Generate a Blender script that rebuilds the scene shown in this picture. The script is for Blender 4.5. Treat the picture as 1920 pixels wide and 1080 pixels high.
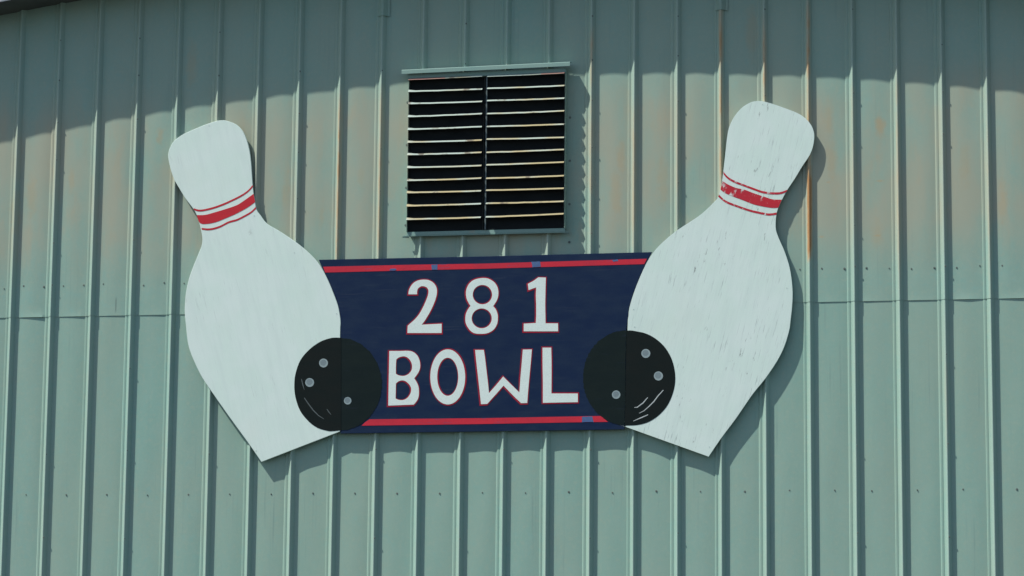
import bpy, bmesh, math, random
from math import radians, sin, cos
from mathutils import Vector, Matrix

for o in list(bpy.data.objects):
    bpy.data.objects.remove(o, do_unlink=True)
SC = bpy.context.scene
COL = SC.collection
RNG = random.Random(281)

# ------------------------------------------------------------------ camera
cam_data = bpy.data.cameras.new('camera')
cam_data.sensor_width = 36.0
cam_data.lens = 95.96
cam_data.clip_start = 0.1
cam_data.clip_end = 3000.0
cam = bpy.data.objects.new('camera', cam_data)
COL.objects.link(cam)
cR = Vector((0.98057479, 0.19592366, 0.00932792))
cU = Vector((0.02037468, -0.1490411, 0.98862107))
cF = Vector((-0.1950845, 0.96922684, 0.15013783))
m = Matrix((cR, cU, -cF)).transposed().to_4x4()
m.translation = Vector((7.43828, -18.55632, 1.6))
cam.matrix_world = m
SC.camera = cam

# ------------------------------------------------------------------ light
SUN_TO = Vector((-1.65, -1.0, 2.95)).normalized()
SUN_EL = math.asin(SUN_TO.z)
SUN_AZ = math.atan2(SUN_TO.x, SUN_TO.y)          # clockwise from +Y
world = bpy.data.worlds.new('World')
SC.world = world
world.use_nodes = True
wn = world.node_tree
for n in list(wn.nodes):
    wn.nodes.remove(n)
w_out = wn.nodes.new('ShaderNodeOutputWorld')
w_bg = wn.nodes.new('ShaderNodeBackground')
w_sky = wn.nodes.new('ShaderNodeTexSky')
w_sky.sky_type = 'NISHITA'
w_sky.sun_disc = False
w_sky.sun_elevation = SUN_EL
w_sky.sun_rotation = SUN_AZ % (2 * math.pi)
w_sky.air_density = 1.0
w_sky.dust_density = 1.2
w_bg.inputs['Strength'].default_value = 0.114
wn.links.new(w_sky.outputs[0], w_bg.inputs['Color'])
wn.links.new(w_bg.outputs[0], w_out.inputs['Surface'])

sun_data = bpy.data.lights.new('sun', 'SUN')
sun_data.energy = 5.0
sun_data.angle = radians(0.53)
sun_data.color = (1.0, 0.95, 0.87)
sun = bpy.data.objects.new('sun', sun_data)
COL.objects.link(sun)
sun.location = (-8, -8, 18)
sun.rotation_euler = (-SUN_TO).to_track_quat('-Z', 'Y').to_euler()

SC.render.engine = 'CYCLES'
SC.view_settings.view_transform = 'Standard'
SC.view_settings.look = 'None'
SC.view_settings.exposure = 0.06
SC.view_settings.gamma = 1.0
SC.view_settings.use_curve_mapping = False

# ------------------------------------------------------------------ outlines, in metres (x along the wall, z above the ground)
PIN_L = [(1.5285, 5.7321), (1.5819, 5.7347), (1.6357, 5.7198), (1.6808, 5.6965), (1.7172, 5.6605), (1.7404, 5.6206), (1.7641, 5.5589), (1.7808, 5.4932), (1.7925, 5.4148), (1.8008, 5.3279), (1.8068, 5.2671), (1.8144, 5.2063), (1.8276, 5.1369), (1.8424, 5.0718), (1.8743, 5.0278), (1.9197, 4.9707), (2.0019, 4.9217), (2.0712, 4.8767), (2.1365, 4.8319), (2.218, 4.7672), (2.2875, 4.6991), (2.3326, 4.6394), (2.3823, 4.5486), (2.424, 4.4542), (2.4575, 4.368), (2.4731, 4.2978), (2.4798, 4.2433), (2.4783, 4.1338), (2.49, 3.472), (1.9215, 3.2621), (1.8192, 3.4013), (1.6627, 3.6037), (1.4949, 3.8306), (1.445, 3.9096), (1.4046, 3.9885), (1.3739, 4.0583), (1.3527, 4.1326), (1.3359, 4.2562), (1.3253, 4.3427), (1.3267, 4.437), (1.333, 4.4999), (1.3473, 4.5705), (1.3658, 4.6332), (1.3923, 4.7036), (1.419, 4.7701), (1.4379, 4.821), (1.4431, 4.8684), (1.4353, 4.916), (1.415, 4.9922), (1.3958, 5.0446), (1.3677, 5.093), (1.3077, 5.1683), (1.2563, 5.2479), (1.2187, 5.3099), (1.1945, 5.3716), (1.1745, 5.4419), (1.1667, 5.4946), (1.1762, 5.538), (1.1973, 5.581), (1.2279, 5.6107), (1.2807, 5.644), (1.3691, 5.6805), (1.4576, 5.7126)]
PIN_R = [(5.4299, 5.7436), (5.4793, 5.7403), (5.5533, 5.7167), (5.6352, 5.6846), (5.7088, 5.6527), (5.7577, 5.6218), (5.7983, 5.5787), (5.8225, 5.5319), (5.8303, 5.4816), (5.8216, 5.4152), (5.7967, 5.3493), (5.7473, 5.2759), (5.6978, 5.1942), (5.6401, 5.1085), (5.6112, 5.0553), (5.5864, 5.0062), (5.5698, 4.9569), (5.5614, 4.899), (5.5627, 4.8328), (5.5851, 4.766), (5.6173, 4.6909), (5.6493, 4.5912), (5.6651, 4.5086), (5.6742, 4.4015), (5.6703, 4.3031), (5.6592, 4.205), (5.6485, 4.1316), (5.6141, 4.0215), (5.5629, 3.9203), (5.4821, 3.8026), (5.393, 3.6935), (5.2825, 3.5338), (5.1805, 3.3995), (5.0939, 3.2734), (4.5236, 3.4825), (4.521, 3.4845), (4.5316, 4.1548), (4.5382, 4.2504), (4.5439, 4.3083), (4.5727, 4.4073), (4.6139, 4.5145), (4.6593, 4.6133), (4.7049, 4.6873), (4.7463, 4.7363), (4.8125, 4.7972), (4.8871, 4.8537), (4.9698, 4.9058), (5.0525, 4.9621), (5.1392, 5.0432), (5.164, 5.0759), (5.1806, 5.1338), (5.1932, 5.2003), (5.2016, 5.267), (5.21, 5.342), (5.2184, 5.4172), (5.2269, 5.4924), (5.2394, 5.5592), (5.2644, 5.6172), (5.2976, 5.6666), (5.339, 5.7072), (5.3886, 5.735)]
BOARD = [(2.3094, 4.699), (2.336, 4.6397), (2.3857, 4.5488), (2.4274, 4.4544), (2.4608, 4.3682), (2.4765, 4.298), (2.4831, 4.2436), (2.4813, 4.134), (2.4936, 3.4579), (3.4957, 3.462), (4.5111, 3.4664), (4.5122, 3.4848), (4.5216, 4.1553), (4.5342, 4.2507), (4.5398, 4.3087), (4.5686, 4.4077), (4.6099, 4.5149), (4.6553, 4.6138), (4.7014, 4.6988), (3.52, 4.6959)]
BAND_L = [[(1.3721, 5.0954), (1.4214, 5.0837), (1.501, 5.0964), (1.5803, 5.1202), (1.6505, 5.1486), (1.7205, 5.1813), (1.7727, 5.2144), (1.808, 5.2523), (1.8092, 5.2385), (1.773, 5.2006), (1.7208, 5.1674), (1.6508, 5.1347), (1.5806, 5.1063), (1.5014, 5.0825), (1.4218, 5.0699), (1.3769, 5.0815)], [(1.3958, 5.0446), (1.458, 5.0447), (1.5198, 5.0587), (1.6079, 5.0823), (1.6957, 5.1102), (1.7567, 5.1474), (1.8175, 5.189), (1.8305, 5.1282), (1.7758, 5.0908), (1.6972, 5.0497), (1.6184, 5.0172), (1.5394, 4.989), (1.4687, 4.9778), (1.4196, 4.9877)], [(1.434, 4.9502), (1.4962, 4.9452), (1.5668, 4.9607), (1.6368, 4.9934), (1.6983, 5.0091), (1.7594, 5.0377), (1.803, 5.0625), (1.8357, 5.0935), (1.8387, 5.0796), (1.8033, 5.0487), (1.7598, 5.0239), (1.6986, 4.9953), (1.6371, 4.9796), (1.5671, 4.9469), (1.4966, 4.9314), (1.437, 4.9372)]]
BAND_R = [[(5.2007, 5.2536), (5.2319, 5.2151), (5.2813, 5.1844), (5.3454, 5.1576), (5.411, 5.1307), (5.4765, 5.1064), (5.5501, 5.0961), (5.5992, 5.098), (5.6418, 5.1118), (5.6351, 5.097), (5.5991, 5.0831), (5.55, 5.0811), (5.4764, 5.0914), (5.4109, 5.1157), (5.3453, 5.1426), (5.2796, 5.1694), (5.2303, 5.2001), (5.199, 5.2386)], [(5.1931, 5.1878), (5.2302, 5.1617), (5.2877, 5.135), (5.3452, 5.1209), (5.4108, 5.0941), (5.4845, 5.0671), (5.5417, 5.0473), (5.6038, 5.0431), (5.5798, 4.9881), (5.5414, 4.9866), (5.4842, 4.9965), (5.4105, 5.0151), (5.3368, 5.0462), (5.2711, 5.0729), (5.2135, 5.0995), (5.1806, 5.1255)], [(5.169, 5.0916), (5.1986, 5.0616), (5.2315, 5.0398), (5.2956, 5.0131), (5.353, 4.9908), (5.4103, 4.9727), (5.4676, 4.9587), (5.5167, 4.9491), (5.5698, 4.9544), (5.5665, 4.9395), (5.5166, 4.9342), (5.4676, 4.9438), (5.4103, 4.9577), (5.3529, 4.9758), (5.2955, 4.9982), (5.2298, 5.0249), (5.1969, 5.0466), (5.164, 5.0767)]]
BALL_L_PIN = [(2.4849, 4.1359), (2.4439, 4.1383), (2.4007, 4.1334), (2.3362, 4.1119), (2.272, 4.0707), (2.2153, 4.0153), (2.1803, 3.9595), (2.1566, 3.8824), (2.1506, 3.8263), (2.1528, 3.763), (2.1657, 3.6997), (2.1985, 3.6187), (2.2614, 3.5446), (2.3272, 3.4985), (2.3995, 3.4768), (2.4355, 3.4743), (2.4976, 3.4798)]
BALL_L_BOARD = [(2.4947, 3.4808), (2.5376, 3.4831), (2.5686, 3.4903), (2.5986, 3.501), (2.6274, 3.5148), (2.6545, 3.5318), (2.6798, 3.5517), (2.7028, 3.5744), (2.7235, 3.5995), (2.7416, 3.6268), (2.7569, 3.656), (2.7692, 3.6868), (2.7783, 3.719), (2.7843, 3.752), (2.787, 3.7857), (2.7865, 3.8196), (2.7826, 3.8534), (2.7755, 3.8867), (2.7652, 3.9192), (2.7518, 3.9505), (2.7355, 3.9804), (2.7164, 4.0083), (2.6947, 4.0342), (2.6707, 4.0576), (2.6446, 4.0784), (2.6167, 4.0963), (2.5873, 4.1111), (2.5567, 4.1227), (2.5253, 4.1309), (2.482, 4.1355)]
BALL_R_PIN = [(4.5253, 4.1516), (4.5581, 4.152), (4.5996, 4.1444), (4.6548, 4.131), (4.7099, 4.104), (4.7581, 4.0674), (4.7994, 4.0221), (4.8337, 3.9632), (4.8543, 3.9013), (4.8646, 3.8327), (4.8612, 3.7644), (4.8408, 3.6896), (4.8066, 3.6218), (4.7587, 3.5678), (4.704, 3.5276), (4.6492, 3.5043), (4.5875, 3.4934), (4.5151, 3.4923)]
BALL_R_BOARD = [(4.5213, 4.153), (4.5216, 4.153), (4.4865, 4.1514), (4.4519, 4.1453), (4.4182, 4.1348), (4.3859, 4.1201), (4.3554, 4.1013), (4.3272, 4.0788), (4.3017, 4.0527), (4.2791, 4.0235), (4.2599, 3.9916), (4.2442, 3.9574), (4.2323, 3.9214), (4.2244, 3.8841), (4.2205, 3.8459), (4.2207, 3.8074), (4.225, 3.7692), (4.2334, 3.7317), (4.2456, 3.6955), (4.2616, 3.661), (4.2811, 3.6287), (4.3039, 3.5991), (4.3296, 3.5725), (4.3579, 3.5494), (4.3883, 3.5299), (4.4206, 3.5144), (4.4542, 3.5031), (4.4887, 3.4961), (4.5237, 3.4935), (4.5122, 3.4922)]
HOLE_L_PIN = [[(2.3934, 3.9578), (2.3925, 3.9497), (2.3894, 3.9421), (2.3844, 3.9357), (2.3778, 3.9308), (2.3701, 3.9278), (2.3617, 3.9268), (2.3534, 3.928), (2.3455, 3.9313), (2.3387, 3.9364), (2.3334, 3.943), (2.33, 3.9506), (2.3288, 3.9588), (2.3297, 3.9669), (2.3328, 3.9745), (2.3378, 3.9809), (2.3444, 3.9858), (2.3521, 3.9889), (2.3605, 3.9898), (2.3689, 3.9886), (2.3767, 3.9853), (2.3835, 3.9802), (2.3888, 3.9736), (2.3922, 3.966)], [(2.295, 3.8209), (2.2941, 3.8127), (2.291, 3.8052), (2.286, 3.7987), (2.2794, 3.7938), (2.2716, 3.7908), (2.2633, 3.7898), (2.2549, 3.791), (2.247, 3.7943), (2.2402, 3.7994), (2.2349, 3.8059), (2.2315, 3.8136), (2.2302, 3.8217), (2.2312, 3.8299), (2.2342, 3.8374), (2.2393, 3.8439), (2.2459, 3.8488), (2.2536, 3.8518), (2.262, 3.8528), (2.2704, 3.8516), (2.2782, 3.8483), (2.285, 3.8432), (2.2903, 3.8366), (2.2937, 3.829)]]
HOLE_L_BOARD = [[(2.569, 3.6879), (2.5682, 3.681), (2.5656, 3.6747), (2.5614, 3.6693), (2.5558, 3.6652), (2.5493, 3.6626), (2.5423, 3.6618), (2.5353, 3.6628), (2.5287, 3.6655), (2.523, 3.6697), (2.5186, 3.6753), (2.5158, 3.6817), (2.5147, 3.6885), (2.5155, 3.6953), (2.5181, 3.7017), (2.5223, 3.7071), (2.5278, 3.7112), (2.5343, 3.7138), (2.5413, 3.7146), (2.5484, 3.7136), (2.555, 3.7109), (2.5607, 3.7066), (2.5651, 3.7011), (2.5679, 3.6947)]]
HOLE_R_PIN = [[(4.6914, 3.9894), (4.6903, 3.9814), (4.6872, 3.9739), (4.6823, 3.9675), (4.6758, 3.9627), (4.6683, 3.9597), (4.6602, 3.9587), (4.6521, 3.9599), (4.6446, 3.9632), (4.6381, 3.9682), (4.6332, 3.9747), (4.63, 3.9823), (4.6289, 3.9904), (4.63, 3.9984), (4.6331, 4.0059), (4.638, 4.0123), (4.6445, 4.0171), (4.652, 4.0201), (4.6601, 4.0211), (4.6682, 4.0199), (4.6757, 4.0166), (4.6822, 4.0116), (4.6872, 4.005), (4.6903, 3.9975)], [(4.7795, 3.8319), (4.7784, 3.8238), (4.7753, 3.8162), (4.7703, 3.8098), (4.7638, 3.8049), (4.7562, 3.8019), (4.7481, 3.8009), (4.7399, 3.8021), (4.7323, 3.8053), (4.7258, 3.8104), (4.7208, 3.817), (4.7176, 3.8246), (4.7165, 3.8328), (4.7176, 3.8409), (4.7207, 3.8484), (4.7257, 3.8549), (4.7322, 3.8598), (4.7398, 3.8628), (4.748, 3.8637), (4.7561, 3.8626), (4.7637, 3.8593), (4.7703, 3.8542), (4.7753, 3.8476), (4.7784, 3.84)]]
HOLE_R_BOARD = [[(4.4832, 3.7067), (4.4822, 3.6991), (4.4793, 3.6921), (4.4746, 3.6861), (4.4686, 3.6816), (4.4615, 3.6787), (4.4539, 3.6778), (4.4463, 3.6789), (4.4391, 3.6819), (4.433, 3.6867), (4.4283, 3.6928), (4.4254, 3.6999), (4.4243, 3.7074), (4.4253, 3.715), (4.4282, 3.722), (4.4329, 3.728), (4.439, 3.7326), (4.446, 3.7354), (4.4537, 3.7363), (4.4613, 3.7352), (4.4684, 3.7322), (4.4745, 3.7275), (4.4792, 3.7214), (4.4822, 3.7143)]]
FIX_L = [(1.8256, 5.0289), (2.13, 4.7528), (2.4488, 4.3094), (1.8801, 3.3421), (1.4705, 5.6973)]
FIX_R = [(4.5738, 4.2994), (4.5816, 4.1763), (5.4751, 5.7177), (5.6341, 4.427), (5.0995, 3.3394)]
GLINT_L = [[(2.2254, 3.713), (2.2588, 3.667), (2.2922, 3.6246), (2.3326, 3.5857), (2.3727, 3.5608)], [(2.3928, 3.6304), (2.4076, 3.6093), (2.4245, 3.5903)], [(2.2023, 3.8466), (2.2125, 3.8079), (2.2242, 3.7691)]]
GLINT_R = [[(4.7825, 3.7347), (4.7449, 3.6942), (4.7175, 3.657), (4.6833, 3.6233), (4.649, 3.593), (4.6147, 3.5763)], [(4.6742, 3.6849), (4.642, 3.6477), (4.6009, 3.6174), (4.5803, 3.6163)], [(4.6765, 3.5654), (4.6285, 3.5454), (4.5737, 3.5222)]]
GLYPHS = {'2': [[(2.9663, 4.1619), (2.968, 4.2134), (2.9927, 4.235), (3.0223, 4.2615), (3.0517, 4.2978), (3.076, 4.3416), (3.0978, 4.3903), (3.1098, 4.4245), (3.1144, 4.449), (3.1116, 4.4687), (3.1014, 4.4837), (3.0838, 4.4914), (3.0638, 4.4928), (3.0464, 4.4848), (3.0341, 4.4703), (3.0319, 4.4506), (3.0322, 4.4359), (2.9696, 4.4371), (2.9717, 4.4617), (2.9814, 4.4862), (2.9985, 4.5105), (3.0233, 4.5287), (3.0531, 4.5374), (3.0831, 4.5392), (3.1132, 4.5352), (3.1433, 4.5197), (3.1636, 4.4972), (3.1739, 4.4724), (3.1753, 4.4428), (3.1688, 4.4085), (3.1554, 4.3695), (3.1361, 4.3257), (3.1118, 4.282), (3.0874, 4.2431), (3.0678, 4.219), (3.2122, 4.2237), (3.2131, 4.1576)]], '8': [[(3.4987, 4.5417), (3.4567, 4.5353), (3.4221, 4.5188), (3.3976, 4.4898), (3.3856, 4.4557), (3.385, 4.4239), (3.3913, 4.3943), (3.4041, 4.3671), (3.4182, 4.3463), (3.3997, 4.3207), (3.3852, 4.2867), (3.3822, 4.2525), (3.386, 4.2231), (3.4012, 4.1935), (3.4213, 4.1687), (3.4512, 4.1511), (3.4957, 4.1469), (3.5352, 4.1496), (3.5696, 4.1636), (3.5941, 4.1852), (3.611, 4.219), (3.6146, 4.2531), (3.6128, 4.2824), (3.6001, 4.3168), (3.5801, 4.3417), (3.5971, 4.3658), (3.6092, 4.39), (3.6163, 4.4192), (3.615, 4.4535), (3.6058, 4.4831), (3.5857, 4.5104), (3.5558, 4.5307), (3.531, 4.5396)], [(3.5718, 4.4226), (3.5709, 4.4107), (3.5679, 4.3992), (3.5629, 4.3885), (3.5561, 4.3788), (3.5477, 4.3705), (3.5378, 4.3639), (3.5269, 4.3591), (3.5153, 4.3562), (3.5033, 4.3554), (3.4912, 4.3567), (3.4795, 4.36), (3.4685, 4.3652), (3.4585, 4.3723), (3.4499, 4.3809), (3.4428, 4.3908), (3.4376, 4.4018), (3.4343, 4.4134), (3.4331, 4.4253), (3.4341, 4.4372), (3.4371, 4.4487), (3.442, 4.4595), (3.4489, 4.4692), (3.4573, 4.4774), (3.4672, 4.4841), (3.4781, 4.4889), (3.4897, 4.4918), (3.5018, 4.4926), (3.5138, 4.4913), (3.5255, 4.488), (3.5365, 4.4827), (3.5465, 4.4756), (3.5551, 4.467), (3.5622, 4.457), (3.5674, 4.4461), (3.5706, 4.4345)], [(3.5711, 4.2549), (3.5702, 4.2428), (3.5671, 4.2311), (3.5619, 4.2201), (3.5549, 4.2103), (3.5461, 4.2018), (3.536, 4.195), (3.5247, 4.1901), (3.5127, 4.1872), (3.5002, 4.1863), (3.4878, 4.1876), (3.4757, 4.191), (3.4643, 4.1963), (3.454, 4.2035), (3.445, 4.2123), (3.4377, 4.2224), (3.4323, 4.2335), (3.4289, 4.2453), (3.4277, 4.2575), (3.4286, 4.2696), (3.4317, 4.2813), (3.4369, 4.2923), (3.444, 4.3022), (3.4527, 4.3106), (3.4629, 4.3174), (3.4742, 4.3224), (3.4862, 4.3253), (3.4987, 4.3261), (3.5111, 4.3248), (3.5233, 4.3214), (3.5347, 4.3161), (3.545, 4.3089), (3.5539, 4.3001), (3.5612, 4.29), (3.5666, 4.2788), (3.5699, 4.267)]], '1': [[(3.8, 4.1596), (3.7995, 4.2132), (3.8854, 4.2165), (3.8874, 4.2724), (3.8868, 4.3455), (3.8838, 4.409), (3.8858, 4.4675), (3.8638, 4.4606), (3.8319, 4.4491), (3.8266, 4.4932), (3.8584, 4.5096), (3.878, 4.5214), (3.9, 4.538), (3.9541, 4.5354), (3.9521, 4.4661), (3.9506, 4.3443), (3.9526, 4.2712), (3.9541, 4.2128), (4.0422, 4.2112), (4.0435, 4.1554)]], 'B': [[(2.8365, 3.6505), (2.8367, 3.7919), (2.8372, 3.9092), (2.8376, 4.0366), (2.9102, 4.0354), (2.9751, 4.0353), (3.0101, 4.0265), (3.0379, 4.004), (3.0532, 3.9769), (3.0612, 3.945), (3.0607, 3.9108), (3.0473, 3.8769), (3.0204, 3.8407), (3.0383, 3.8136), (3.0511, 3.7842), (3.0556, 3.75), (3.0546, 3.716), (3.0451, 3.6869), (3.0207, 3.6556)], [(2.8878, 3.8743), (2.887, 3.9232), (2.8887, 3.9745), (2.9059, 3.989), (2.9358, 3.9968), (2.9608, 3.993), (2.9835, 3.9755), (2.9988, 3.9508), (3.0043, 3.9214), (2.9972, 3.8922), (2.9776, 3.8705), (2.9529, 3.8597), (2.9279, 3.859), (2.9054, 3.8643)], [(2.8881, 3.701), (2.8888, 3.7522), (2.8889, 3.8059), (2.9086, 3.8212), (2.9334, 3.8272), (2.9585, 3.8205), (2.9837, 3.7997), (2.998, 3.7751), (2.9985, 3.7459), (2.985, 3.7168), (2.9654, 3.6976), (2.9406, 3.6882), (2.9157, 3.6895), (2.8982, 3.6946)]], 'O': [[(3.3859, 3.8453), (3.3844, 3.8117), (3.3792, 3.7792), (3.3704, 3.7488), (3.3583, 3.7214), (3.3433, 3.6978), (3.3257, 3.6787), (3.3062, 3.6647), (3.2854, 3.6563), (3.2638, 3.6536), (3.2421, 3.6568), (3.2209, 3.6658), (3.201, 3.6802), (3.1829, 3.6998), (3.1672, 3.7238), (3.1543, 3.7516), (3.1447, 3.7824), (3.1386, 3.8151), (3.1362, 3.8488), (3.1376, 3.8825), (3.1428, 3.9151), (3.1516, 3.9456), (3.1637, 3.9732), (3.1788, 3.9969), (3.1964, 4.016), (3.216, 4.03), (3.237, 4.0385), (3.2586, 4.0411), (3.2804, 4.0378), (3.3016, 4.0287), (3.3215, 4.014), (3.3395, 3.9944), (3.3552, 3.9702), (3.368, 3.9423), (3.3776, 3.9116), (3.3836, 3.8789)], [(3.3364, 3.8469), (3.3356, 3.8237), (3.3325, 3.8013), (3.3272, 3.7802), (3.3199, 3.7612), (3.3109, 3.7449), (3.3003, 3.7317), (3.2886, 3.722), (3.276, 3.7161), (3.263, 3.7143), (3.2499, 3.7165), (3.2371, 3.7227), (3.2251, 3.7327), (3.2141, 3.7462), (3.2046, 3.7628), (3.1968, 3.782), (3.191, 3.8032), (3.1873, 3.8258), (3.1858, 3.8491), (3.1866, 3.8723), (3.1897, 3.8948), (3.195, 3.9159), (3.2023, 3.935), (3.2114, 3.9514), (3.222, 3.9646), (3.2337, 3.9743), (3.2464, 3.9802), (3.2594, 3.982), (3.2725, 3.9798), (3.2853, 3.9735), (3.2973, 3.9635), (3.3083, 3.9499), (3.3178, 3.9332), (3.3255, 3.914), (3.3313, 3.8928), (3.335, 3.8702)]], 'W': [[(3.455, 4.034), (3.5168, 4.033), (3.5247, 3.9866), (3.5381, 3.8844), (3.5489, 3.8017), (3.557, 3.7289), (3.6129, 3.7912), (3.6567, 3.8439), (3.7112, 3.7898), (3.773, 3.731), (3.7795, 3.8324), (3.7883, 3.9437), (3.7948, 4.031), (3.8586, 4.0309), (3.852, 3.9428), (3.8408, 3.8171), (3.8342, 3.735), (3.829, 3.6569), (3.7859, 3.6559), (3.7316, 3.7073), (3.6597, 3.7808), (3.6136, 3.7282), (3.5456, 3.654), (3.5013, 3.6522), (3.4904, 3.7443), (3.4769, 3.8513), (3.4633, 3.9584)]], 'L': [[(3.9344, 4.0423), (3.9956, 4.0413), (3.9987, 3.9405), (3.9994, 3.8439), (3.9993, 3.7208), (4.1026, 3.7195), (4.1852, 3.7184), (4.1856, 3.6583), (4.0544, 3.6575), (3.9398, 3.6565), (3.9388, 3.7964), (3.9352, 3.9415)]]}
STRIPE_TOP = [(2.3583, 4.6059), (2.3438, 4.6476), (2.9434, 4.648), (3.5206, 4.6443), (4.666, 4.6523), (4.6474, 4.6153), (3.521, 4.6079), (2.944, 4.6076)]
STRIPE_BOT = [(2.6457, 3.5112), (2.6722, 3.5361), (2.7027, 3.5557), (3.5326, 3.5547), (4.3288, 3.5606), (4.3485, 3.5597), (4.3971, 3.5192), (4.2106, 3.5187), (3.5141, 3.5139)]
PATCHES = [[(3.1308, 4.6454), (3.1743, 4.6452), (3.1775, 4.6086), (3.1352, 4.608)], [(3.8503, 4.6497), (3.911, 4.6495), (3.9151, 4.6113), (3.8582, 4.6103)], [(4.2141, 3.5575), (4.2888, 3.5589), (4.2987, 3.5196), (4.2166, 3.5182)], [(2.8354, 4.6214), (2.8741, 4.6236), (2.8782, 4.6102), (2.8317, 4.6097)], [(4.4188, 4.6474), (4.4601, 4.6521), (4.4676, 4.6388), (4.4301, 4.6374)]]
V_BL_L = [(2.9524, 5.9813), (2.9538, 5.8919), (2.9552, 5.8027), (2.9566, 5.7098), (2.9581, 5.6169), (2.9595, 5.5242), (2.9609, 5.4317), (2.9624, 5.3393), (2.9638, 5.247), (2.9651, 5.1587), (2.9666, 5.0667), (2.9681, 4.9671)]
V_BL_R = [(4.0709, 5.987), (4.0716, 5.8948), (4.0722, 5.8027), (4.0728, 5.7146), (4.0734, 5.619), (4.074, 5.5235), (4.0746, 5.4358), (4.0752, 5.3445), (4.0758, 5.2494), (4.0765, 5.1583), (4.0771, 5.0673), (4.0777, 4.9764)]

# ------------------------------------------------------------------ helpers
def link(o, parent=None):
    COL.objects.link(o)
    if parent is not None:
        o.parent = parent
        o.matrix_parent_inverse = Matrix.Translation(-Vector(abs_loc(parent)))
    return o

ABS = {}
def abs_loc(o):
    return ABS.get(o.name, (0, 0, 0))

def thing(name, label, cat, loc, group=None):
    o = bpy.data.objects.new(name, None)
    o.empty_display_size = 0.2
    COL.objects.link(o)
    o.location = loc
    ABS[o.name] = tuple(loc)
    o['label'] = label
    o['category'] = cat
    if group:
        o['group'] = group
    return o

def mesh_obj(name, verts, faces, mat, parent=None, smooth=None):
    """verts are in world metres; parts keep world coordinates under an offset parent"""
    me = bpy.data.meshes.new(name)
    me.from_pydata(verts, [], faces)
    me.validate(); me.update()
    if mat is not None:
        me.materials.append(mat)
    if smooth is not None:
        me.polygons.foreach_set('use_smooth', [True] * len(me.polygons))
        me.set_sharp_from_angle(angle=radians(smooth))
    return link(bpy.data.objects.new(name, me), parent)

def box_data(x0, x1, y0, y1, z0, z1):
    v = [(x, y, z) for x in (x0, x1) for y in (y0, y1) for z in (z0, z1)]
    f = [(0, 1, 3, 2), (4, 6, 7, 5), (0, 4, 5, 1), (2, 3, 7, 6), (0, 2, 6, 4), (1, 5, 7, 3)]
    return v, f

def box(name, b, mat, parent=None, bevel=0.0):
    v, f = box_data(*b)
    o = mesh_obj(name, v, f, mat, parent)
    fix_normals(o, bevel)
    return o

def fix_normals(o, bevel=0.0, seg=2):
    bm = bmesh.new(); bm.from_mesh(o.data)
    bmesh.ops.recalc_face_normals(bm, faces=bm.faces)
    if bevel > 0:
        bmesh.ops.bevel(bm, geom=[e for e in bm.edges if e.calc_face_angle(0) > radians(35)],
                        offset=bevel, segments=seg, affect='EDGES', clamp_overlap=True)
    bm.to_mesh(o.data); bm.free()

def smooth_outline(pts, corner=32, sub=3):
    """Catmull-Rom through the outline, keeping real corners sharp"""
    n = len(pts)
    P = [Vector(p) for p in pts]
    sharp = []
    for i in range(n):
        a = P[i] - P[i - 1]; b = P[(i + 1) % n] - P[i]
        sharp.append(a.length < 1e-6 or b.length < 1e-6 or a.angle(b) > radians(corner))
    out = []
    for i in range(n):
        p1, p2 = P[i], P[(i + 1) % n]
        p0 = P[i - 1] if not sharp[i] else p1 - (p2 - p1)
        p3 = P[(i + 2) % n] if not sharp[(i + 1) % n] else p2 + (p2 - p1)
        for k in range(sub):
            t = k / sub
            q = 0.5 * ((2 * p1) + (p2 - p0) * t + (2 * p0 - 5 * p1 + 4 * p2 - p3) * t * t
                       + (3 * p1 - p0 - 3 * p2 + p3) * t ** 3)
            out.append((q.x, q.y))
    return out

def area(p):
    return 0.5 * sum(p[i - 1][0] * p[i][1] - p[i][0] * p[i - 1][1] for i in range(len(p)))

def grow(pts, d):
    """offset a closed outline outwards by d"""
    s = 1 if area(pts) > 0 else -1
    out = []
    n = len(pts)
    for i in range(n):
        a = Vector(pts[i]) - Vector(pts[i - 1]); b = Vector(pts[(i + 1) % n]) - Vector(pts[i])
        if a.length < 1e-7 or b.length < 1e-7:
            out.append(pts[i]); continue
        na = Vector((a.y, -a.x)).normalized() * s; nb = Vector((b.y, -b.x)).normalized() * s
        h = na + nb
        if h.length < 1e-4:
            h = na
        h.normalize()
        k = min(1.5, 1.0 / max(0.3, h.dot(na)))
        out.append((pts[i][0] + h.x * d * k, pts[i][1] + h.y * d * k))
    return out

def slab(name, pts, y_front, y_back, mat, parent=None, bevel=0.0):
    """a board cut to an outline"""
    n = len(pts)
    v = [(x, y_front, z) for x, z in pts] + [(x, y_back, z) for x, z in pts]
    f = [tuple(range(n)), tuple(range(2 * n - 1, n - 1, -1))]
    f += [(i, (i + 1) % n, n + (i + 1) % n, n + i) for i in range(n)]
    o = mesh_obj(name, v, f, mat, parent)
    fix_normals(o, bevel, 1)
    return o

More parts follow.
